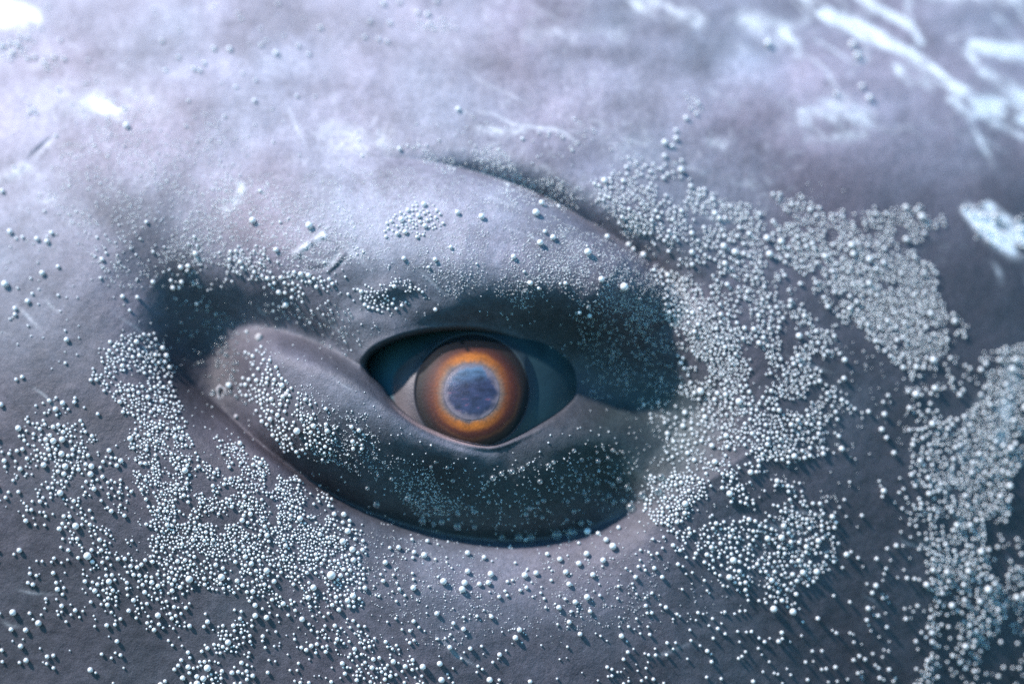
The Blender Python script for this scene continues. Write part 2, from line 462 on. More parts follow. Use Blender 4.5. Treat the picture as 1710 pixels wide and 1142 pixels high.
def eye_mat(name, rough, spec, nscale, namp, bump):
    m, t, b, N, L = mat_new(name)
    ca = N.new('ShaderNodeVertexColor'); ca.layer_name = 'pigment'
    tc = N.new('ShaderNodeTexCoord')
    n = N.new('ShaderNodeTexNoise'); n.inputs['Scale'].default_value = nscale; n.inputs['Detail'].default_value = 5
    L.new(tc.outputs['Object'], n.inputs['Vector'])
    mr = N.new('ShaderNodeMapRange'); mr.inputs[1].default_value = .3; mr.inputs[2].default_value = .7
    mr.inputs[3].default_value = 1 - namp; mr.inputs[4].default_value = 1 + namp
    L.new(n.outputs['Fac'], mr.inputs[0])
    v = N.new('ShaderNodeVectorMath'); v.operation = 'SCALE'
    L.new(ca.outputs['Color'], v.inputs[0]); L.new(mr.outputs[0], v.inputs['Scale'])
    L.new(v.outputs[0], b.inputs['Base Color'])
    b.inputs['Roughness'].default_value = rough; b.inputs['Specular IOR Level'].default_value = spec
    bp = N.new('ShaderNodeBump'); bp.inputs['Strength'].default_value = bump; bp.inputs['Distance'].default_value = .02
    L.new(n.outputs['Fac'], bp.inputs['Height']); L.new(bp.outputs['Normal'], b.inputs['Normal'])
    return m

def to_px(p):
    return 855 + (p[:, 0] + ec.x) * 100, 571 - (p[:, 2] + ec.z) * 100
def ramp(r, stops):
    xs = [s_[0] for s_ in stops]; cs = np.array([s_[1] for s_ in stops])
    return np.stack([np.interp(r, xs, cs[:, k]) for k in range(3)], -1)

eyeball = bpy.data.objects.new('eyeball', None)
link(eyeball, whale)
IRIS_A = 0.98 / EYE_R * 1.04
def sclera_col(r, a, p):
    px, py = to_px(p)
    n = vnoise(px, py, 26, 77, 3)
    base = np.array([0.018, 0.042, 0.050]) * (1 + .25 * n + 2.2 * sstep(700, 640, px))[:, None]  # darker right side stands in for the upper lid's cast shadow
    # patch left of the iris lightened as if sunlit, bounded by an arc
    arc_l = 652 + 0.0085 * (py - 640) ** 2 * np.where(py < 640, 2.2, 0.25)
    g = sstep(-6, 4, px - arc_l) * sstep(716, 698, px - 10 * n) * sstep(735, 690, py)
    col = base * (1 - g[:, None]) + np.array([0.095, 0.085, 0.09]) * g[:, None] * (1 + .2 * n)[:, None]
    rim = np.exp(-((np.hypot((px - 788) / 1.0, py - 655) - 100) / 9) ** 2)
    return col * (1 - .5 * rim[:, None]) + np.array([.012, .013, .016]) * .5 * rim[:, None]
scl_m = eye_mat('eye_white', .42, .35, 30, .12, .25)
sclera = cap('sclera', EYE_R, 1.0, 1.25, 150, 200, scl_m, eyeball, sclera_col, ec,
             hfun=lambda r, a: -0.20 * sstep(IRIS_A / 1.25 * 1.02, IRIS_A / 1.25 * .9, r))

def iris_col(r, a, p):
    px, py = to_px(p)
    s_ = np.sin(a)
    n = vnoise(a * 40, r * 3, 1.4, 80, 3)
    m = vnoise(px, py, 16, 81, 4)
    rr = r + 0.028 * m + 0.012 * n + 0.035 * np.cos(a) * (r > .2) * (1 - r)
    col = ramp(rr, [(0.36, (.13, .14, .26)), (0.44, (.20, .19, .27)), (0.48, (.32, .27, .28)), (0.54, (.42, .27, .19)), (0.61, (.36, .11, .042)), (0.70, (.19, .048, .024)),
                    (0.82, (.07, .024, .018)), (0.91, (.030, .025, .02)), (1.0, (.012, .012, .014))])
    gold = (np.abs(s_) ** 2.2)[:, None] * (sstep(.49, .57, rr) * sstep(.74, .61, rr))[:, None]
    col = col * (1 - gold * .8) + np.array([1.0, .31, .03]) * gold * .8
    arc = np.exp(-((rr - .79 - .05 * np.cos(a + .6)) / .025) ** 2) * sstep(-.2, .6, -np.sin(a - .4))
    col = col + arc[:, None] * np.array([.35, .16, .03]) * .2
    return col * (1 + .16 * n + .26 * m)[:, None] * .38
iris_m = eye_mat('iris_tissue', .55, .15, 26, .22, .3)
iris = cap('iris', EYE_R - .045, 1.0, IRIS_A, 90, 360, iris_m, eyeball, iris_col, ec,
           hfun=lambda r, a: 0.0 * r)
def pupil_col(r, a, p):
    px, py = to_px(p)
    m = vnoise(px, py, 13, 90, 4); k = vnoise(px * .5, py * 1.6, 8, 91, 3)
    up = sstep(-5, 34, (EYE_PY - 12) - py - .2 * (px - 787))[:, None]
    col = np.array([.024, .032, .070]) * (1 - up) + np.array([.09, .18, .28]) * up  # blue upper part is a painted sky reflection
    col = col * (1 + .45 * m + .35 * k)[:, None]
    red = (sstep(.5, 1.0, k + .5 * m) * .6)[:, None]
    col = col * (1 - red) + np.array([.17, .06, .08]) * red
    edge = sstep(.74, 1.0, r + .16 * m)[:, None]
    return col * (1 - edge) + np.array([.15, .125, .14]) * edge
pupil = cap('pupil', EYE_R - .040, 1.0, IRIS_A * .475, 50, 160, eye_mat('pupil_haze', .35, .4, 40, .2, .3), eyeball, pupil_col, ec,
            hfun=lambda r, a: 0.0 * r)

cm = bpy.data.materials.new('clear_cornea'); cm.use_nodes = True
t = cm.node_tree; N, L = t.nodes, t.links; N.clear()
out = N.new('ShaderNodeOutputMaterial'); mx = N.new('ShaderNodeMixShader'); tr = N.new('ShaderNodeBsdfTransparent')
gl = N.new('ShaderNodeBsdfGlossy'); gl.inputs['Roughness'].default_value = .42; fr = N.new('ShaderNodeFresnel'); fr.inputs['IOR'].default_value = 1.08
L.new(fr.outputs[0], mx.inputs[0]); L.new(tr.outputs[0], mx.inputs[1]); L.new(gl.outputs[0], mx.inputs[2]); df = N.new('ShaderNodeBsdfDiffuse'); df.inputs[0].default_value = (.50, .55, .66, 1); m2 = N.new('ShaderNodeMixShader'); m2.inputs[0].default_value = .012     # faint clouding
L.new(mx.outputs[0], m2.inputs[1]); L.new(df.outputs[0], m2.inputs[2]); L.new(m2.outputs[0], out.inputs[0])
cornea = cap('cornea', EYE_R + .012, 1.0, IRIS_A * 1.15, 40, 96, cm, eyeball, lambda r, a, p: np.ones((len(r), 3)), ec,
             hfun=lambda r, a: 0.22 * (1 - r * r))

# ------------------------------------------------------------------ bubbles
def poly_mask(px, py, poly):
    ins = np.zeros(px.shape, bool)
    n = len(poly)
    for i in range(n):
        x1, y1 = poly[i]; x2, y2 = poly[(i + 1) % n]
        c_ = ((y1 > py) != (y2 > py))
        ins ^= c_ & (px < (x2 - x1) * (py - y1) / (y2 - y1 + 1e-12) + x1)
    return ins

placed = {}
CELL = 14
def free(x, y, r, gap):
    ci, cj = int(x // CELL), int(y // CELL)
    for a in (-1, 0, 1):
        for b in (-1, 0, 1):
            for (X_, Y_, R_) in placed.get((ci + a, cj + b), ()):
                if (X_ - x) ** 2 + (Y_ - y) ** 2 < ((r + R_) * gap) ** 2: return False
    return True
UPC = spline([(560, 262), (640, 263), (720, 271), (800, 288), (880, 314), (950, 350), (1020, 393), (1090, 440)], 6)
BUB = []          # px, py, radius px, region key
def put(x, y, r, key, gap=0.98):
    gap = max(gap * 1.16, 1.08)
    if not free(x, y, r, gap): return False
    if bil(SDF, np.array([x]), np.array([y]))[0] > -5: return False
    placed.setdefault((int(x // CELL), int(y // CELL)), []).append((x, y, r))
    BUB.append((x, y, r, key)); return True

# single bubbles that can be picked out in the photograph: x, y, radius
BIG = [(212, 212, 6, 'brow_left'), (461, 91, 5.5, 'brow_left'), (384, 84, 5, 'brow_left'), (357, 83, 4.5, 'brow_left'), (535, 48, 4, 'brow_left'),
       (436, 77, 3.5, 'brow_left'), (324, 117, 4.5, 'brow_left'), (341, 107, 4, 'brow_left'), (334, 120, 4, 'brow_left'), (425, 170, 4, 'brow_left'),
       (298, 97, 3.5, 'brow_left'), (405, 124, 3, 'brow_left'), (498, 78, 3.5, 'brow_left'), (515, 92, 3.5, 'brow_left'), (98, 151, 3.5, 'brow_left'),
       (765, 185, 5.5, 'brow_mid'), (500, 260, 2, 'brow_mid'), (667, 250, 4, 'brow_mid'), (605, 262, 3, 'brow_mid'), (618, 37, 3.5, 'brow_mid'), (651, 40, 4, 'brow_mid'),
       (667, 5, 4, 'brow_mid'), (640, 8, 5, 'brow_mid'), (697, 23, 4, 'brow_mid'), (714, 26, 5, 'brow_mid'), (646, 71, 3.5, 'brow_mid'), (609, 63, 3.5, 'brow_mid'),
       (632, 67, 3.5, 'brow_mid'), (729, 3, 4, 'brow_mid'),
       (423, 370, 6.5, 'left_face'), (517, 379, 7, 'left_face'), (462, 418, 5, 'left_face'), (468, 372, 3, 'left_face'), (435, 320, 3.5, 'left_face'), (245, 372, 4, 'left_face'),
       (5, 321, 5, 'left_face'), (18, 388, 5.5, 'left_face'), (63, 400, 5, 'left_face'), (80, 404, 5, 'left_face'), (87, 390, 4.5, 'left_face'), (72, 457, 5.5, 'left_face'), (10, 476, 7, 'left_face'),
       (26, 516, 4.5, 'left_face'), (26, 526, 4, 'left_face'), (112, 568, 5, 'left_face'), (38, 630, 4, 'left_face'), (28, 634, 3.5, 'left_face'), (3, 676, 5, 'left_face'), (98, 446, 4, 'left_face'),
       (171, 434, 4, 'left_face'), (205, 496, 4.5, 'left_face'), (229, 497, 4, 'left_face'), (327, 424, 5, 'left_face'), (302, 446, 5, 'left_face'), (315, 444, 4.5, 'left_face'), (303, 470, 4.5, 'left_face'), (325, 396, 3.5, 'left_face'),
       (255, 471, 4.5, 'left_face'), (288, 480, 4.5, 'left_face'), (285, 468, 3.5, 'left_face'),
       (894, 358, 7, 'upper_lid'), (804, 364, 6, 'upper_lid'), (764, 357, 5, 'upper_lid'), (903, 342, 5.5, 'upper_lid'), (901, 407, 6, 'upper_lid'), (923, 398, 5.5, 'upper_lid'), (909, 388, 4, 'upper_lid'),
       (980, 423, 7, 'upper_lid'), (857, 430, 5, 'upper_lid'), (727, 434, 4.5, 'upper_lid'), (675, 432, 4.5, 'upper_lid'), (1003, 467, 6, 'upper_lid'), (1040, 479, 8, 'upper_lid'), (885, 472, 5, 'upper_lid'),
       (899, 481, 3.5, 'upper_lid'), (944, 473, 4, 'upper_lid'), (968, 520, 4, 'upper_lid'), (966, 527, 4, 'upper_lid'), (984, 525, 4.5, 'upper_lid'), (875, 454, 3, 'upper_lid'), (932, 347, 3.5, 'upper_lid'),
       (716, 446, 3, 'upper_lid'), (753, 414, 4, 'upper_lid'), (1012, 398, 5, 'upper_lid'), (1048, 411, 5, 'upper_lid'), (1074, 427, 6, 'upper_lid'), (1056, 418, 4, 'upper_lid'), (727, 516, 4, 'upper_lid'),
       (1077, 540, 6.5, 'right_socket'), (1080, 566, 5, 'right_socket'), (1072, 591, 5.5, 'right_socket'), (1080, 600, 5.5, 'right_socket'), (1062, 594, 4.5, 'right_socket'), (1000, 556, 4, 'right_socket'),
       (1010, 542, 4, 'right_socket'), (1024, 575, 4, 'right_socket'), (1046, 621, 4, 'right_socket'), (1022, 601, 4, 'right_socket'), (1032, 588, 3.5, 'right_socket'), (1093, 534, 3.5, 'right_socket'), (989, 556, 3.5, 'right_socket'),
       (823, 796, 7, 'lower_lid'), (837, 789, 6, 'lower_lid'), (830, 789, 4, 'lower_lid'), (855, 786, 6.5, 'lower_lid'), (872, 781, 6, 'lower_lid'), (808, 814, 5, 'lower_lid'), (815, 803, 4, 'lower_lid'), (808, 821, 4, 'lower_lid'),
       (681, 829, 7, 'lower_lid'), (696, 837, 5, 'lower_lid'), (706, 865, 8, 'lower_lid'), (729, 845, 6, 'lower_lid'), (738, 868, 7, 'lower_lid'), (764, 874, 9, 'lower_lid'), (765, 855, 6, 'lower_lid'),
       (792, 852, 6, 'lower_lid'), (725, 871, 6, 'lower_lid'), (630, 838, 8, 'lower_lid'), (614, 813, 5, 'lower_lid'), (878, 856, 6, 'lower_lid'), (908, 834, 5.5, 'lower_lid'), (901, 802, 6, 'lower_lid'),
       (915, 776, 6, 'lower_lid'), (923, 771, 5, 'lower_lid'), (965, 800, 5.5, 'lower_lid'), (998, 768, 6, 'lower_lid'), (1023, 807, 6.5, 'lower_lid'), (1034, 799, 7, 'lower_lid'), (1048, 811, 6.5, 'lower_lid'),
       (974, 822, 5.5, 'lower_lid'), (979, 834, 6, 'lower_lid'), (1016, 826, 6.5, 'lower_lid'), (1026, 836, 7, 'lower_lid'), (1042, 834, 7, 'lower_lid'), (1005, 833, 5, 'lower_lid'), (957, 852, 5.5, 'lower_lid'),
       (969, 870, 7, 'lower_lid'), (985, 871, 5.5, 'lower_lid'), (929, 886, 10, 'crease'), (953, 883, 11, 'crease'), (886, 892, 8, 'crease'), (866, 892, 8, 'crease'), (853, 893, 8, 'crease'), (838, 893, 6, 'crease'), (868, 902, 6, 'crease'),
       (793, 877, 6, 'lower_lid'), (905, 862, 5, 'lower_lid'), (945, 866, 5, 'lower_lid'), (816, 836, 5, 'lower_lid'), (957, 752, 5, 'lower_lid'), (970, 766, 4.5, 'lower_lid'), (1022, 751, 5, 'lower_lid'), (752, 836, 4, 'lower_lid'),
       (1076, 825, 8, 'lower_lid_right'), (1100, 822, 8, 'lower_lid_right'), (1058, 850, 9, 'lower_lid_right'), (1105, 798, 7, 'lower_lid_right'), (1096, 790, 6, 'lower_lid_right'),
       (720, 778, 4, 'lower_lid'), (747, 779, 4.5, 'lower_lid'), (743, 782, 4, 'lower_lid'), (727, 770, 3.5, 'lower_lid'),
       (983, 892, 8, 'cheek'), (1000, 893, 5, 'cheek'), (1013, 903, 6, 'cheek'), (1024, 914, 8, 'cheek'), (1034, 883, 5, 'cheek'), (775, 974, 7, 'cheek'), (771, 985, 7.5, 'cheek'), (780, 955, 6, 'cheek'), (819, 960, 7, 'cheek'),
       (827, 961, 6, 'cheek'), (815, 974, 6, 'cheek'), (876, 962, 7, 'cheek'), (895, 958, 6, 'cheek'), (800, 976, 5.5, 'cheek'), (780, 925, 6, 'cheek'), (935, 935, 6, 'cheek'), (980, 926, 6.5, 'cheek'), (980, 997, 7, 'cheek'),
       (988, 992, 7, 'cheek'), (974, 994, 6, 'cheek'), (950, 976, 6, 'cheek'), (967, 942, 6.5, 'cheek'), (990, 960, 6, 'cheek'), (1008, 936, 6.5, 'cheek'), (1016, 940, 7, 'cheek'), (985, 1020, 5, 'cheek'), (867, 1051, 6, 'cheek'),
       (860, 1064, 6.5, 'cheek'), (690, 982, 6.5, 'cheek'), (729, 1024, 5.5, 'cheek'), (643, 940, 6, 'cheek'), (650, 938, 6, 'cheek'), (774, 1050, 5.5, 'cheek'), (820, 1029, 5, 'cheek'), (834, 1092, 5.5, 'cheek'),
       (751, 1080, 5.5, 'cheek'), (785, 1082, 5, 'cheek'), (706, 1112, 7, 'cheek'), (734, 1107, 6.5, 'cheek'), (737, 1134, 7, 'cheek'), (817, 1134, 7, 'cheek'), (640, 970, 5, 'cheek'), (665, 915, 5.5, 'cheek'), (691, 923, 5, 'cheek'),
       (1061, 963, 5, 'cheek'), (1066, 946, 4, 'cheek'), (1105, 963, 5, 'cheek'), (1092, 948, 5, 'cheek'), (933, 1014, 6, 'cheek'), (960, 1005, 6, 'cheek'), (950, 1038, 5.5, 'cheek'), (968, 1058, 5.5, 'cheek'), (1037, 1061, 6, 'cheek'),
       (588, 918, 7, 'cheek'), (580, 888, 7, 'cheek'), (573, 860, 6, 'cheek'), (590, 935, 6, 'cheek'), (572, 905, 7.5, 'cheek'), (590, 994, 7, 'cheek'), (515, 997, 6, 'cheek'),
       (1122, 245, 4, 'right_brow'), (1109, 240, 6, 'right_brow'), (1128, 233, 5, 'right_brow'), (1109, 262, 4.5, 'right_brow'), (1136, 286, 6, 'right_brow'), (1128, 219, 4, 'right_brow'), (1430, 95, 7, 'right_brow'),
       (1422, 77, 7, 'right_brow'), (1281, 75, 7, 'right_brow'), (1450, 165, 6, 'right_brow'), (1438, 146, 5, 'right_brow'), (1395, 158, 4, 'right_brow')]
for x, y, r, k in BIG: put(x, y, r * (.74 if k in ('cheek', 'lower_lid', 'right_socket') else .86), k, .5)

def poly_bbox_hits(C):
    return C[:, 0].min() < 1110 and C[:, 0].max() > 600 and C[:, 1].min() < 450 and C[:, 1].max() > 250

def field(poly, n, rmean, key, clump=0.0, cs=26, rsd=.36, gap=0.98, seed=0, soft=8, stretch=(1, 1)):
    """scatter bubbles over a patch with a ragged edge, gathered in clumps"""
    C = np.array(poly, float)
    x0, y0 = C.min(0) - 12; x1, y1 = C.max(0) + 12
    r_ = np.random.default_rng(100 + seed)
    made = tries = 0
    n = int(n * 1.28)
    B = 4000
    near = poly_bbox_hits(C)
    while made < n and tries < n * 14:
        x = r_.uniform(x0, x1, B); y = r_.uniform(y0, y1, B)
        wob = vnoise(x, y, 30, 200 + seed, 3), vnoise(x, y, 30, 300 + seed, 3)
        ok = poly_mask(x + soft * 1.6 * wob[0], y + soft * 1.6 * wob[1] * 1.0, poly)
        ok &= poly_mask(x + r_.normal(0, 16, B), y + r_.normal(0, 16, B), poly)
        if near:
            d_, s_, t_ = curve_dist(x, y, UPC)
            ok &= ~((d_ < 24) & (s_ > 0) & (t_ < .97)) | (r_.uniform(0, 1, B) < .10)
        if clump > 0:
            c_ = vnoise(x * stretch[0], y * stretch[1], cs, 400 + seed, 3)
            ok &= c_ > (clump - 1) * .9 + r_.normal(0, .16, B)
        rr = 0.62 * rmean * np.exp(r_.normal(0, rsd, B))
        for a, b, c_, o in zip(x, y, rr, ok):
            tries += 1
            if o and put(a, b, max(c_, 1.2), key, gap): made += 1
            if made >= n or tries >= n * 14: break

# left band below the left corner
field([(215, 680), (290, 680), (322, 760), (400, 800), (440, 870), (430, 930), (300, 920), (235, 850), (220, 760)], 900, 3.5, 'left_band', .85, 22, seed=1, gap=.9)
field([(215, 545), (262, 545), (275, 600), (290, 650), (315, 700), (300, 740), (225, 720), (180, 660), (150, 640), (160, 600)], 330, 3.7, 'left_band', .7, 24, seed=2)
field([(352, 722), (375, 722), (470, 785), (545, 835), (590, 890), (560, 930), (500, 940), (440, 900), (420, 830), (380, 770)], 900, 3.4, 'left_band', .85, 20, seed=3, gap=.9)
field([(240, 870), (440, 900), (570, 900), (580, 960), (540, 1010), (470, 1015), (400, 1000), (300, 985), (250, 930)], 504, 3.9, 'left_band', .9, 20, seed=4)
field([(545, 840), (600, 880), (640, 960), (600, 1030), (540, 1010), (540, 900)], 130, 3.8, 'left_band', .9, 30, seed=5)
field([(0, 720), (50, 690), (110, 655), (170, 700), (215, 800), (215, 900), (250, 1010), (150, 940), (60, 870), (0, 850)], 273, 4.2, 'left_flank', 1.02, 26, seed=6)
field([(90, 700), (140, 700), (150, 780), (100, 800), (80, 740)], 110, 4, 'left_flank', .8, 24, seed=7)
field([(140, 900), (250, 930), (330, 960), (300, 1060), (200, 1050), (140, 960)], 108, 4.6, 'bottom_left', 1.0, 24, seed=8)
field([(-20, 850), (140, 900), (440, 1000), (460, 1090), (400, 1160), (-20, 1160)], 107, 4.4, 'bottom_left', 1.05, 34, seed=9)
field([(360, 1050), (400, 1030), (450, 1040), (445, 1085), (390, 1090), (330, 1080)], 75, 4.2, 'bottom_left', .6, 24, seed=10)
field([(540, 1030), (600, 1040), (680, 1080), (720, 1142), (600, 1160), (540, 1100)], 95, 4.2, 'bottom_left', .9, 28, seed=11)
field([(330, 1100), (420, 1110), (430, 1160), (300, 1160)], 60, 4.8, 'bottom_left', .8, 24, seed=12)
# lower lid cluster and its tails
field([(408, 590), (440, 588), (470, 615), (484, 650), (482, 700), (470, 730), (440, 700), (405, 660)], 170, 4.6, 'lid_patch', .45, 24, seed=13, gap=.95)
field([(440, 700), (484, 690), (500, 760), (485, 765)], 60, 3.8, 'lid_patch', .5, 20, seed=14)
field([(490, 650), (525, 660), (545, 720), (540, 760), (510, 750), (488, 700)], 120, 3.8, 'lid_patch', .7, 24, seed=15)
field([(545, 690), (570, 700), (560, 770), (540, 770)], 40, 3.2, 'lid_patch', .6, 20, seed=16)
field([(585, 700), (630, 735), (625, 755), (580, 740)], 34, 4.2, 'lid_patch', .9, 20, seed=17)
field([(270, 500), (400, 520), (420, 640), (360, 660), (290, 600)], 46, 3.4, 'valley', .0, seed=18)
field([(360, 560), (400, 560), (420, 680), (370, 660)], 22, 3.8, 'valley', .0, seed=19)
# sprays on the upper lid
field([(640, 385), (690, 335), (730, 345), (735, 375), (700, 400), (650, 400)], 78, 3.6, 'upper_lid', .3, 30, seed=20)
field([(380, 415), (430, 412), (470, 450), (430, 470), (390, 460)], 60, 3.9, 'upper_lid_left', .8, 22, seed=21)
field([(440, 470), (500, 450), (560, 470), (590, 495), (540, 510), (470, 500)], 95, 4.0, 'upper_lid_left', .8, 24, seed=22)
field([(590, 480), (640, 460), (690, 465), (710, 485), (670, 500), (650, 520), (600, 500)], 85, 3.4, 'upper_lid_left', .7, 22, seed=23)
field([(200, 400), (420, 380), (600, 450), (560, 540), (300, 520), (230, 470)], 54, 2.7, 'upper_lid_left', .9, 40, seed=24)
field([(330, 500), (560, 500), (640, 530), (600, 600), (480, 550), (340, 530)], 59, 2.9, 'valley', .6, seed=25)
# lower lid, scattered
field([(600, 760), (760, 790), (1000, 740), (1100, 730), (1110, 800), (1040, 850), (850, 885), (680, 860)], 59, 3.0, 'lower_lid', .3, 50, .35, seed=26)
field([(560, 740), (700, 780), (700, 850), (600, 830), (520, 780)], 10, 2.8, 'lower_lid', .3, 40, seed=27)
field([(950, 470), (1100, 500), (1150, 600), (1160, 700), (1060, 720), (980, 620), (930, 530)], 77, 2.9, 'right_socket', .5, 40, .35, seed=28)
# great bank right of the eye
field([(980, 310), (1040, 285), (1085, 310), (1110, 380), (1090, 400), (1040, 380), (1000, 340)], 230, 3.6, 'right_bank', .55, 24, seed=29, gap=.95)
field([(1020, 280), (1100, 285), (1180, 320), (1260, 350), (1300, 400), (1300, 480), (1210, 470), (1120, 440), (1080, 380)], 400, 4.1, 'right_bank', 1.0, 26, seed=30)
field([(1090, 440), (1130, 455), (1190, 500), (1250, 590), (1240, 650), (1190, 640), (1140, 580), (1105, 500)], 720, 3.4, 'right_bank', .5, 24, seed=31, gap=.9)
field([(1180, 470), (1300, 480), (1400, 560), (1420, 680), (1400, 760), (1330, 780), (1240, 740), (1200, 640)], 640, 3.9, 'right_bank', .95, 24, seed=32)
field([(1130, 590), (1220, 640), (1260, 760), (1200, 760), (1140, 670)], 210, 3.6, 'right_bank', .9, 24, seed=33)
field([(1075, 665), (1200, 680), (1230, 790), (1110, 785)], 100, 3.3, 'right_bank', .8, 30, seed=70)
field([(1230, 700), (1300, 690), (1310, 770), (1250, 770)], 150, 3.7, 'right_bank', .5, 22, seed=34)
field([(1290, 370), (1360, 370), (1380, 430), (1340, 465), (1300, 430)], 230, 4.1, 'outer_bank', .6, 22, seed=35, gap=.85)
field([(1150, 310), (1250, 345), (1290, 380), (1260, 400), (1190, 370)], 130, 4.2, 'right_bank', .9, 24, seed=36)
field([(1300, 340), (1400, 350), (1470, 345), (1570, 345), (1575, 380), (1520, 430), (1400, 420), (1340, 400)], 330, 4.4, 'outer_bank', .9, 24, seed=37)
field([(1370, 430), (1410, 380), (1470, 430), (1540, 430), (1580, 500), (1585, 560), (1560, 620), (1530, 632), (1485, 600), (1440, 560), (1390, 500)], 950, 4.1, 'outer_bank', .5, 26, seed=38, gap=.84)
field([(1390, 470), (1330, 470), (1400, 540), (1450, 560)], 90, 4.1, 'outer_bank', .8, seed=39)
# far right bank
field([(1650, 590), (1730, 580), (1730, 740), (1690, 800), (1680, 870), (1640, 860), (1600, 870), (1600, 760), (1620, 700)], 760, 4.3, 'far_bank', .55, 26, seed=40, gap=.82)
field([(1600, 700), (1560, 860), (1535, 900), (1545, 1000), (1600, 1010), (1640, 960), (1650, 860), (1610, 800)], 520, 4.2, 'far_bank', .7, 24, seed=41, gap=.86)
field([(1490, 700), (1600, 700), (1600, 860), (1560, 890), (1500, 830)], 120, 4.4, 'far_bank', 1.0, 24, seed=42)
field([(1640, 970), (1690, 940), (1730, 920), (1730, 1020), (1680, 1010), (1650, 1060), (1640, 1110), (1580, 1100), (1600, 1040)], 330, 4.2, 'far_bank', .7, 22, seed=43, gap=.86)
field([(1540, 1000), (1600, 1010), (1590, 1080), (1560, 1100), (1545, 1060)], 90, 4.2, 'far_bank', .9, seed=44)
field([(1540, 1090), (1570, 1095), (1560, 1160), (1530, 1160)], 60, 4.4, 'far_bank', .6, seed=45)
field([(1560, 480), (1660, 560), (1700, 620), (1600, 720), (1480, 760), (1420, 700), (1500, 650), (1580, 640)], 77, 4.2, 'far_bank', 1.0, 26, seed=46)
field([(1600, 340), (1700, 350), (1720, 420), (1640, 410)], 60, 5, 'far_bank', .8, 26, seed=47)
# bank below the right end of the lower lid
field([(1085, 800), (1130, 785), (1175, 800), (1170, 860), (1110, 880), (1075, 850)], 290, 3.7, 'lower_bank', .5, 24, seed=48, gap=.92)
field([(1160, 760), (1280, 780), (1400, 860), (1395, 890), (1320, 870), (1180, 880)], 171, 4.1, 'lower_bank', 1.0, 24, seed=49)
field([(1295, 850), (1400, 860), (1385, 950), (1340, 980), (1300, 920)], 200, 4.1, 'lower_bank', .8, 22, seed=50)
field([(1080, 870), (1300, 880), (1330, 990), (1200, 960), (1120, 930)], 160, 4.2, 'lower_bank', .9, 30, seed=51)
field([(1180, 930), (1240, 960), (1330, 960), (1330, 1020), (1260, 1010), (1180, 970)], 120, 4.4, 'lower_bank', .8, 24, seed=52)
field([(1000, 900), (1560, 760), (1720, 1000), (1720, 1160), (1000, 1160)], 193, 4.1, 'bottom_right', 1.0, 30, .25, seed=53)
field([(1480, 760), (1720, 900), (1720, 1160), (1400, 1160)], 63, 4.2, 'bottom_right', .6, 36, seed=54)
field([(580, 900), (1080, 900), (1100, 1160), (560, 1160)], 125, 3.6, 'cheek', .7, 44, .35, seed=55)
field([(400, 1000), (620, 1000), (680, 1160), (430, 1160)], 60, 3.8, 'cheek', .5, 40, seed=56)
# brow: few, soft
field([(690, 40), (770, 35), (765, 62), (700, 60)], 24, 3.6, 'brow_mid', .4, seed=57)
field([(-10, 60), (60, 60), (55, 105), (0, 105)], 30, 5, 'brow_left', .3, seed=58)
field([(72, 90), (102, 95), (95, 120), (75, 118)], 16, 4, 'brow_left', .2, seed=59)
field([(44, 172), (64, 172), (64, 196), (48, 196)], 10, 3.4, 'brow_left', .0, seed=60)
field([(90, 215), (108, 220), (104, 232), (90, 230)], 6, 3.2, 'brow_left', .0, seed=61)
field([(14, 265), (32, 265), (30, 280), (16, 280)], 6, 3.4, 'brow_left', .0, seed=62)
field([(1140, 150), (1180, 160), (1165, 205), (1140, 200)], 26, 4, 'right_brow', .5, seed=63)
field([(1000, 255), (1130, 265), (1170, 300), (1040, 290)], 34, 4, 'right_brow', .6, seed=64)
field([(1280, 320), (1345, 330), (1340, 345), (1285, 335)], 16, 4, 'right_brow', .3, seed=65)
field([(0, 0), (640, 0), (560, 240), (0, 240)], 60, 2.8, 'brow_left', .6, seed=66)
field([(560, 180), (1080, 200), (1080, 290), (600, 260)], 60, 2.4, 'brow_mid', .6, seed=67)
field([(0, 320), (260, 380), (200, 620), (0, 650)], 60, 2.8, 'left_face', .5, seed=68)
NMAIN = len(BUB)

# froth of very fine bubbles on the lids
MICRO = []
def micro(poly, n, r0, seed, clump=.5, cs=40):
    C = np.array(poly, float)
    x0, y0 = C.min(0); x1, y1 = C.max(0)
    r_ = np.random.default_rng(900 + seed)
    k = 0
    while k < n:
        x = r_.uniform(x0, x1, n * 2); y = r_.uniform(y0, y1, n * 2)
        w1, w2 = vnoise(x, y, 60, 500 + seed, 2), vnoise(x, y, 60, 600 + seed, 2)
        ok = poly_mask(x + 26 * w1, y + 26 * w2, poly) & (vnoise(x, y, cs, 700 + seed, 3) > (clump - 1) + r_.normal(0, .35, n * 2))
        ok &= bil(SDF, x, y) < -16
        x, y = x[ok][:n - k], y[ok][:n - k]
        MICRO.extend(zip(x, y, r0 * np.exp(r_.normal(0, .25, len(x)))))
        k += len(x)
micro([(560, 275), (760, 290), (960, 370), (1100, 460), (1110, 540), (1000, 500), (860, 480), (700, 470), (560, 400)], 4200, .72, 1, .55)
micro([(880, 360), (1000, 400), (1110, 480), (1120, 590), (1020, 520), (900, 470)], 1400, .72, 2, .5)
micro([(330, 300), (560, 290), (640, 460), (420, 470), (260, 440)], 2600, .95, 3, .6)
micro([(620, 240), (800, 240), (1000, 320), (1080, 400), (900, 330), (720, 280)], 900, 1.1, 4, .6)
micro([(560, 720), (700, 780), (800, 850), (700, 860), (560, 790), (500, 720)], 700, .8, 5, .6)
micro([(600, 870), (800, 930), (1000, 930), (1100, 900), (1100, 1050), (700, 1080), (560, 960)], 900, .8, 6, .9)
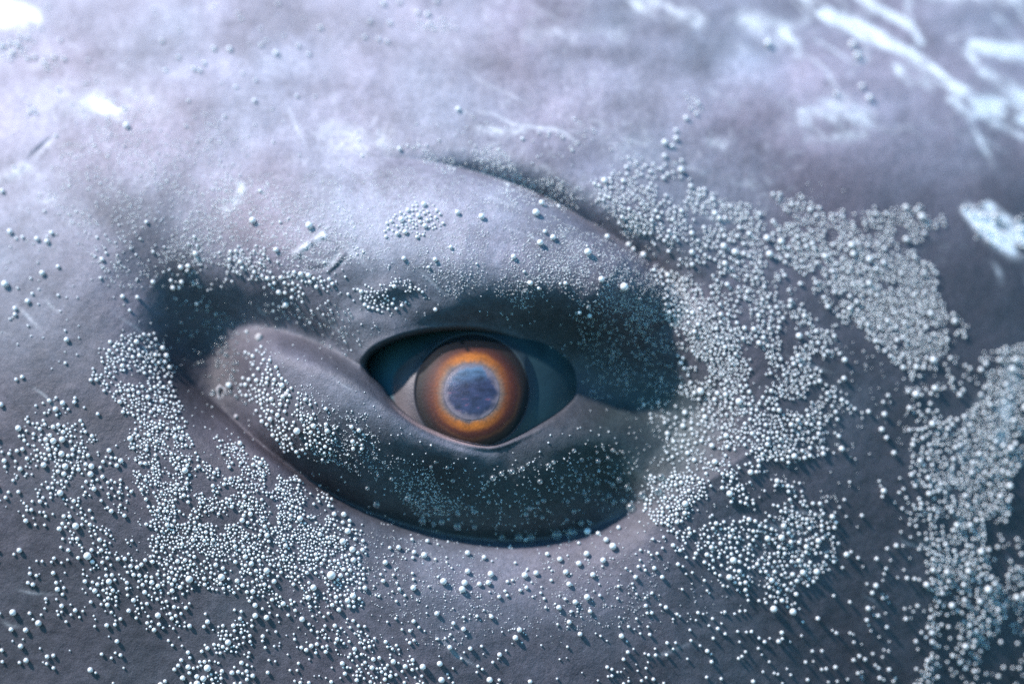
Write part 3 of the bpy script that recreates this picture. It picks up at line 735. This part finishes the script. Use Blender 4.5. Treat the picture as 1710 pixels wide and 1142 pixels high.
micro([(700, 780), (1100, 730), (1060, 840), (850, 890), (700, 870)], 300, 1.0, 7, .6)
micro([(500, 640), (640, 720), (640, 780), (520, 740)], 250, .9, 8, .6)
micro([(150, 150), (420, 200), (360, 480), (150, 460), (60, 300)], 1400, 1.2, 9, .8)
micro([(950, 480), (1140, 520), (1160, 700), (1000, 650)], 350, 1.0, 10, .5)
micro([(200, 540), (1400, 300), (1600, 600), (1300, 1000), (600, 1100), (200, 900)], 1800, 1.2, 11, .6)

def ico(sub):
    import bmesh
    bm = bmesh.new(); bmesh.ops.create_icosphere(bm, subdivisions=sub, radius=1.0)
    bm.verts.ensure_lookup_table()
    v = np.array([q.co[:] for q in bm.verts]); f = np.array([[w.index for w in q.verts] for q in bm.faces])
    bm.free(); return v, f

def bubble_mat(name, in_shade):
    """silvery bubble: white body where sunlit, see-through with mirror-like edge in shade"""
    m, t, b, N, L = mat_new(name)
    b.inputs['Base Color'].default_value = (0.94, 0.97, 0.96, 1)
    b.inputs['Roughness'].default_value = 0.38
    b.inputs['Specular IOR Level'].default_value = 1.0
    b.inputs['Metallic'].default_value = 0.12
    if not in_shade:
        outn = [n for n in N if n.type == 'OUTPUT_MATERIAL'][0]
        tl = N.new('ShaderNodeBsdfTranslucent'); tl.inputs[0].default_value = (.85, .95, .95, 1)
        mx = N.new('ShaderNodeMixShader'); mx.inputs[0].default_value = .08
        tp = N.new('ShaderNodeBsdfTransparent'); m2 = N.new('ShaderNodeMixShader'); m2.inputs[0].default_value = .18
        L.new(b.outputs[0], mx.inputs[1]); L.new(tl.outputs[0], mx.inputs[2]); L.new(mx.outputs[0], m2.inputs[1]); L.new(tp.outputs[0], m2.inputs[2]); L.new(m2.outputs[0], outn.inputs[0])
    if in_shade:
        b.inputs['Metallic'].default_value = 0.75
        b.inputs['Roughness'].default_value = 0.25
        outn = [n for n in N if n.type == 'OUTPUT_MATERIAL'][0]
        lw = N.new('ShaderNodeLayerWeight'); lw.inputs['Blend'].default_value = .35
        mr = N.new('ShaderNodeMapRange'); mr.inputs[1].default_value = .10; mr.inputs[2].default_value = .75
        mr.inputs[3].default_value = .10; mr.inputs[4].default_value = .95
        tr = N.new('ShaderNodeBsdfTransparent'); tr.inputs[0].default_value = (.82, .9, .92, 1)
        mx = N.new('ShaderNodeMixShader')
        L.new(lw.outputs['Facing'], mr.inputs[0]); L.new(mr.outputs[0], mx.inputs[0])
        L.new(tr.outputs[0], mx.inputs[1]); L.new(b.outputs[0], mx.inputs[2]); L.new(mx.outputs[0], outn.inputs[0])
    return m
milky = bubble_mat('sunlit_bubble', False)
clear = bubble_mat('shade_bubble', True)

def on_skin(px, py, r, sink):
    px, py = np.asarray(px, float), np.asarray(py, float)
    P = np.stack([bil(P3[..., k], px, py) for k in range(3)], -1)
    Nn = np.stack([bil(NRM[..., k], px, py) for k in range(3)], -1)
    Nn /= np.linalg.norm(Nn, axis=-1, keepdims=True)
    return P + Nn * (np.asarray(r)[:, None] * sink), Nn

B = np.array([(b[0], b[1], b[2]) for b in BUB])
keys = [b[3] for b in BUB]
rad = B[:, 2] / 100
pos, nr_ = on_skin(B[:, 0], B[:, 1], rad, 0.92)
vis = (B[:, 0] > -5) & (B[:, 0] < 1715) & (B[:, 1] > -5) & (B[:, 1] < 1147)
order = np.argsort(-(B[:, 2] + (np.arange(len(B)) < len(BIG)) * 2.0) * vis)
single = set(int(i) for i in order[:300])

LAND = [((955, 656), 'the right eye corner'), ((608, 606), 'the left eye corner'), ((790, 760), 'the lower rim of the eye'), ((780, 545), 'the upper rim of the eye'),
        ((600, 262), 'the left tip of the upper crease'), ((850, 305), 'the middle of the upper crease'), ((1100, 445), 'the right end of the upper crease'),
        ((535, 425), 'the rectangular scar'), ((280, 440), 'the dark smudge'), ((420, 540), 'the dark valley'), ((370, 655), 'the ring-shaped growth'),
        ((850, 905), 'the lowest point of the lower crease'), ((690, 885), 'the left half of the lower crease'), ((480, 780), 'the upper left stretch of the lower crease'),
        ((1060, 850), 'the right end of the lower crease'), ((340, 860), 'the densest white band'), ((1540, 625), 'the rounded tip of the outer bank'),
        ((1220, 580), 'the great right bank'), ((1520, 90), 'the white diagonal streak'), ((1400, 200), 'the pale oval patch'), ((172, 178), 'the small bright patch'),
        ((20, 20), 'the white top left corner'), ((0, 1142), 'the bottom left corner'), ((1710, 1142), 'the bottom right corner'), ((1600, 1040), 'the lower end of the far bank'),
        ((1140, 830), 'the small lower bank'), ((855, 1142), 'the middle of the bottom edge'), ((0, 571), 'the middle of the left edge'), ((433, 565), 'the round pale growth'),
        ((690, 370), 'the little spray on the dome'), ((430, 1142), 'the left quarter of the bottom edge'), ((1280, 1142), 'the right quarter of the bottom edge'),
        ((1640, 760), 'the far right bank'), ((700, 20), 'the middle of the top edge'), ((340, 110), 'the top left quarter'), ((1440, 470), 'the outer bank'),
        ((1340, 880), 'the scattered right cheek bubbles'), ((120, 780), 'the loose left bubbles'), ((450, 650), 'the white patch on the lower lid'), ((1030, 800), 'the right part of the lower lid')]
ORD = ['leftmost', 'second from left', 'third from left', 'fourth from left', 'fifth from left', 'sixth from left', 'seventh from left', 'eighth from left']
def describe(ids):
    """a label for each bubble: size and look, then where it sits beside something one can find"""
    buckets = {}
    for i in ids:
        x, y, r = B[i]
        (lx, ly), nm = min(LAND, key=lambda l: (l[0][0] - x) ** 2 + (l[0][1] - y) ** 2)
        dx, dy = x - lx, y - ly
        if abs(dx) < 24 and abs(dy) < 24: w = 'right beside'
        elif abs(dx) > 1.4 * abs(dy): w = 'right of' if dx > 0 else 'left of'
        else: w = 'below' if dy > 0 else 'above'
        size = 'large' if r > 5.2 else 'middling' if r > 4.2 else 'small'
        look = 'clear ringed' if keys[i] in SHADE else 'silvery white'
        buckets.setdefault((size, look, w, nm), []).append(i)
    out = {}
    for (size, look, w, nm), v in buckets.items():
        v.sort(key=lambda i: B[i, 0])
        for n_, i in enumerate(v):
            if len(v) == 1: o_ = ''
            elif n_ == len(v) - 1: o_ = ', rightmost of those'
            elif n_ < len(ORD): o_ = ', ' + ORD[n_]
            else: o_ = ', among the farther right'
            out[i] = f'{size} {look} bubble{o_} {w} {nm}'
    return out
SHADE = {'right_socket', 'lower_lid', 'crease', 'lower_lid_right'}
v3, f3 = ico(3)
def unit_bubble(mat):
    o = mesh_np('air_bubble', v3, f3, mat, None)
    me = o.data; bpy.data.objects.remove(o); return me
me_milky, me_clear = unit_bubble(milky), unit_bubble(clear)
LABEL = describe(sorted(single))
for i in sorted(single):
    k = keys[i]
    o = bpy.data.objects.new('air_bubble', me_clear if (k in SHADE) else me_milky)
    o.location = pos[i]; o.scale = (rad[i], rad[i], rad[i])
    o['label'] = LABEL[i]
    o['category'] = 'bubble'
    o['group'] = 'air bubbles clinging to the whale skin'
    link(o)

rest = [i for i in range(len(BUB)) if i not in single]
def cluster(name, pos_, rad_, sub, mat, label):
    v, f = ico(sub)
    n = len(pos_)
    sq = np.ones((n, 1, 3))
    V_ = (v[None] * rad_[:, None, None] * sq + pos_[:, None]).reshape(-1, 3)
    F_ = (f[None] + (np.arange(n) * len(v))[:, None, None]).reshape(-1, 3)
    o = mesh_np(name, V_, F_, mat, None)
    o['kind'] = 'stuff'; o['label'] = label; o['category'] = 'bubbles'
    return o
rest = np.array(rest)
sb = cluster('small_bubbles', pos[rest], rad[rest], 2, milky, 'thousands of small silvery air bubbles clinging to the skin in banks and bands')
sb.data.materials.append(clear)                     # see-through copy for bubbles in shade, white copy for sunlit ones
per = len(sb.data.polygons) // len(rest)
shade_i = np.repeat(np.array([1 if keys[i] in SHADE or keys[i] == 'valley' else 0 for i in rest], np.int32), per)
sb.data.polygons.foreach_set('material_index', shade_i)
M = np.array(MICRO)
mp, _ = on_skin(M[:, 0], M[:, 1], M[:, 2] / 100, 0.5)
cluster('fine_bubbles', mp, M[:, 2] / 100, 1, milky, 'froth of pinprick bubbles dusted over eyelids and face')
print('BUBBLES', NMAIN, len(rest), len(MICRO))

# ------------------------------------------------------------------ small pale growths on the skin
gm, t, b, N, L = mat_new('growth')
b.inputs['Base Color'].default_value = (.46, .43, .42, 1); b.inputs['Roughness'].default_value = .7
vg, fg = ico(3)
for gxp, gyp, r in ((433, 565, 7), (480, 658, 5), (395, 695, 4)):
    p, n = on_skin([gxp], [gyp], [r / 100], .25)
    q = vg * (1 + .16 * vnoise(vg[:, 0] * 40 + gxp, vg[:, 2] * 40 + vg[:, 1] * 30, 18, int(gxp), 2))[:, None] * r / 100 + p[0]
    mesh_np('skin_growth', q, fg, gm, whale)
# a ring-shaped one in the hollow at the left
p, n = on_skin([370], [655], [.03], .5)
a, bq = np.meshgrid(np.linspace(0, 2 * math.pi, 28, endpoint=False), np.linspace(0, 2 * math.pi, 10, endpoint=False), indexing='ij')
Rr = .065 * (1 + .18 * np.sin(3 * a + 1)); rt = .022 * (1 + .25 * np.sin(5 * a))
q = np.stack([(Rr + rt * np.cos(bq)) * np.cos(a), -rt * np.sin(bq), (Rr * 1.5 + rt * np.cos(bq)) * np.sin(a)], -1).reshape(-1, 3) + p[0]
i, j = np.meshgrid(np.arange(28), np.arange(10), indexing='ij')
f = np.stack([i * 10 + j, ((i + 1) % 28) * 10 + j, ((i + 1) % 28) * 10 + (j + 1) % 10, i * 10 + (j + 1) % 10], -1).reshape(-1, 4)
mesh_np('skin_growth', q, f, gm, whale)
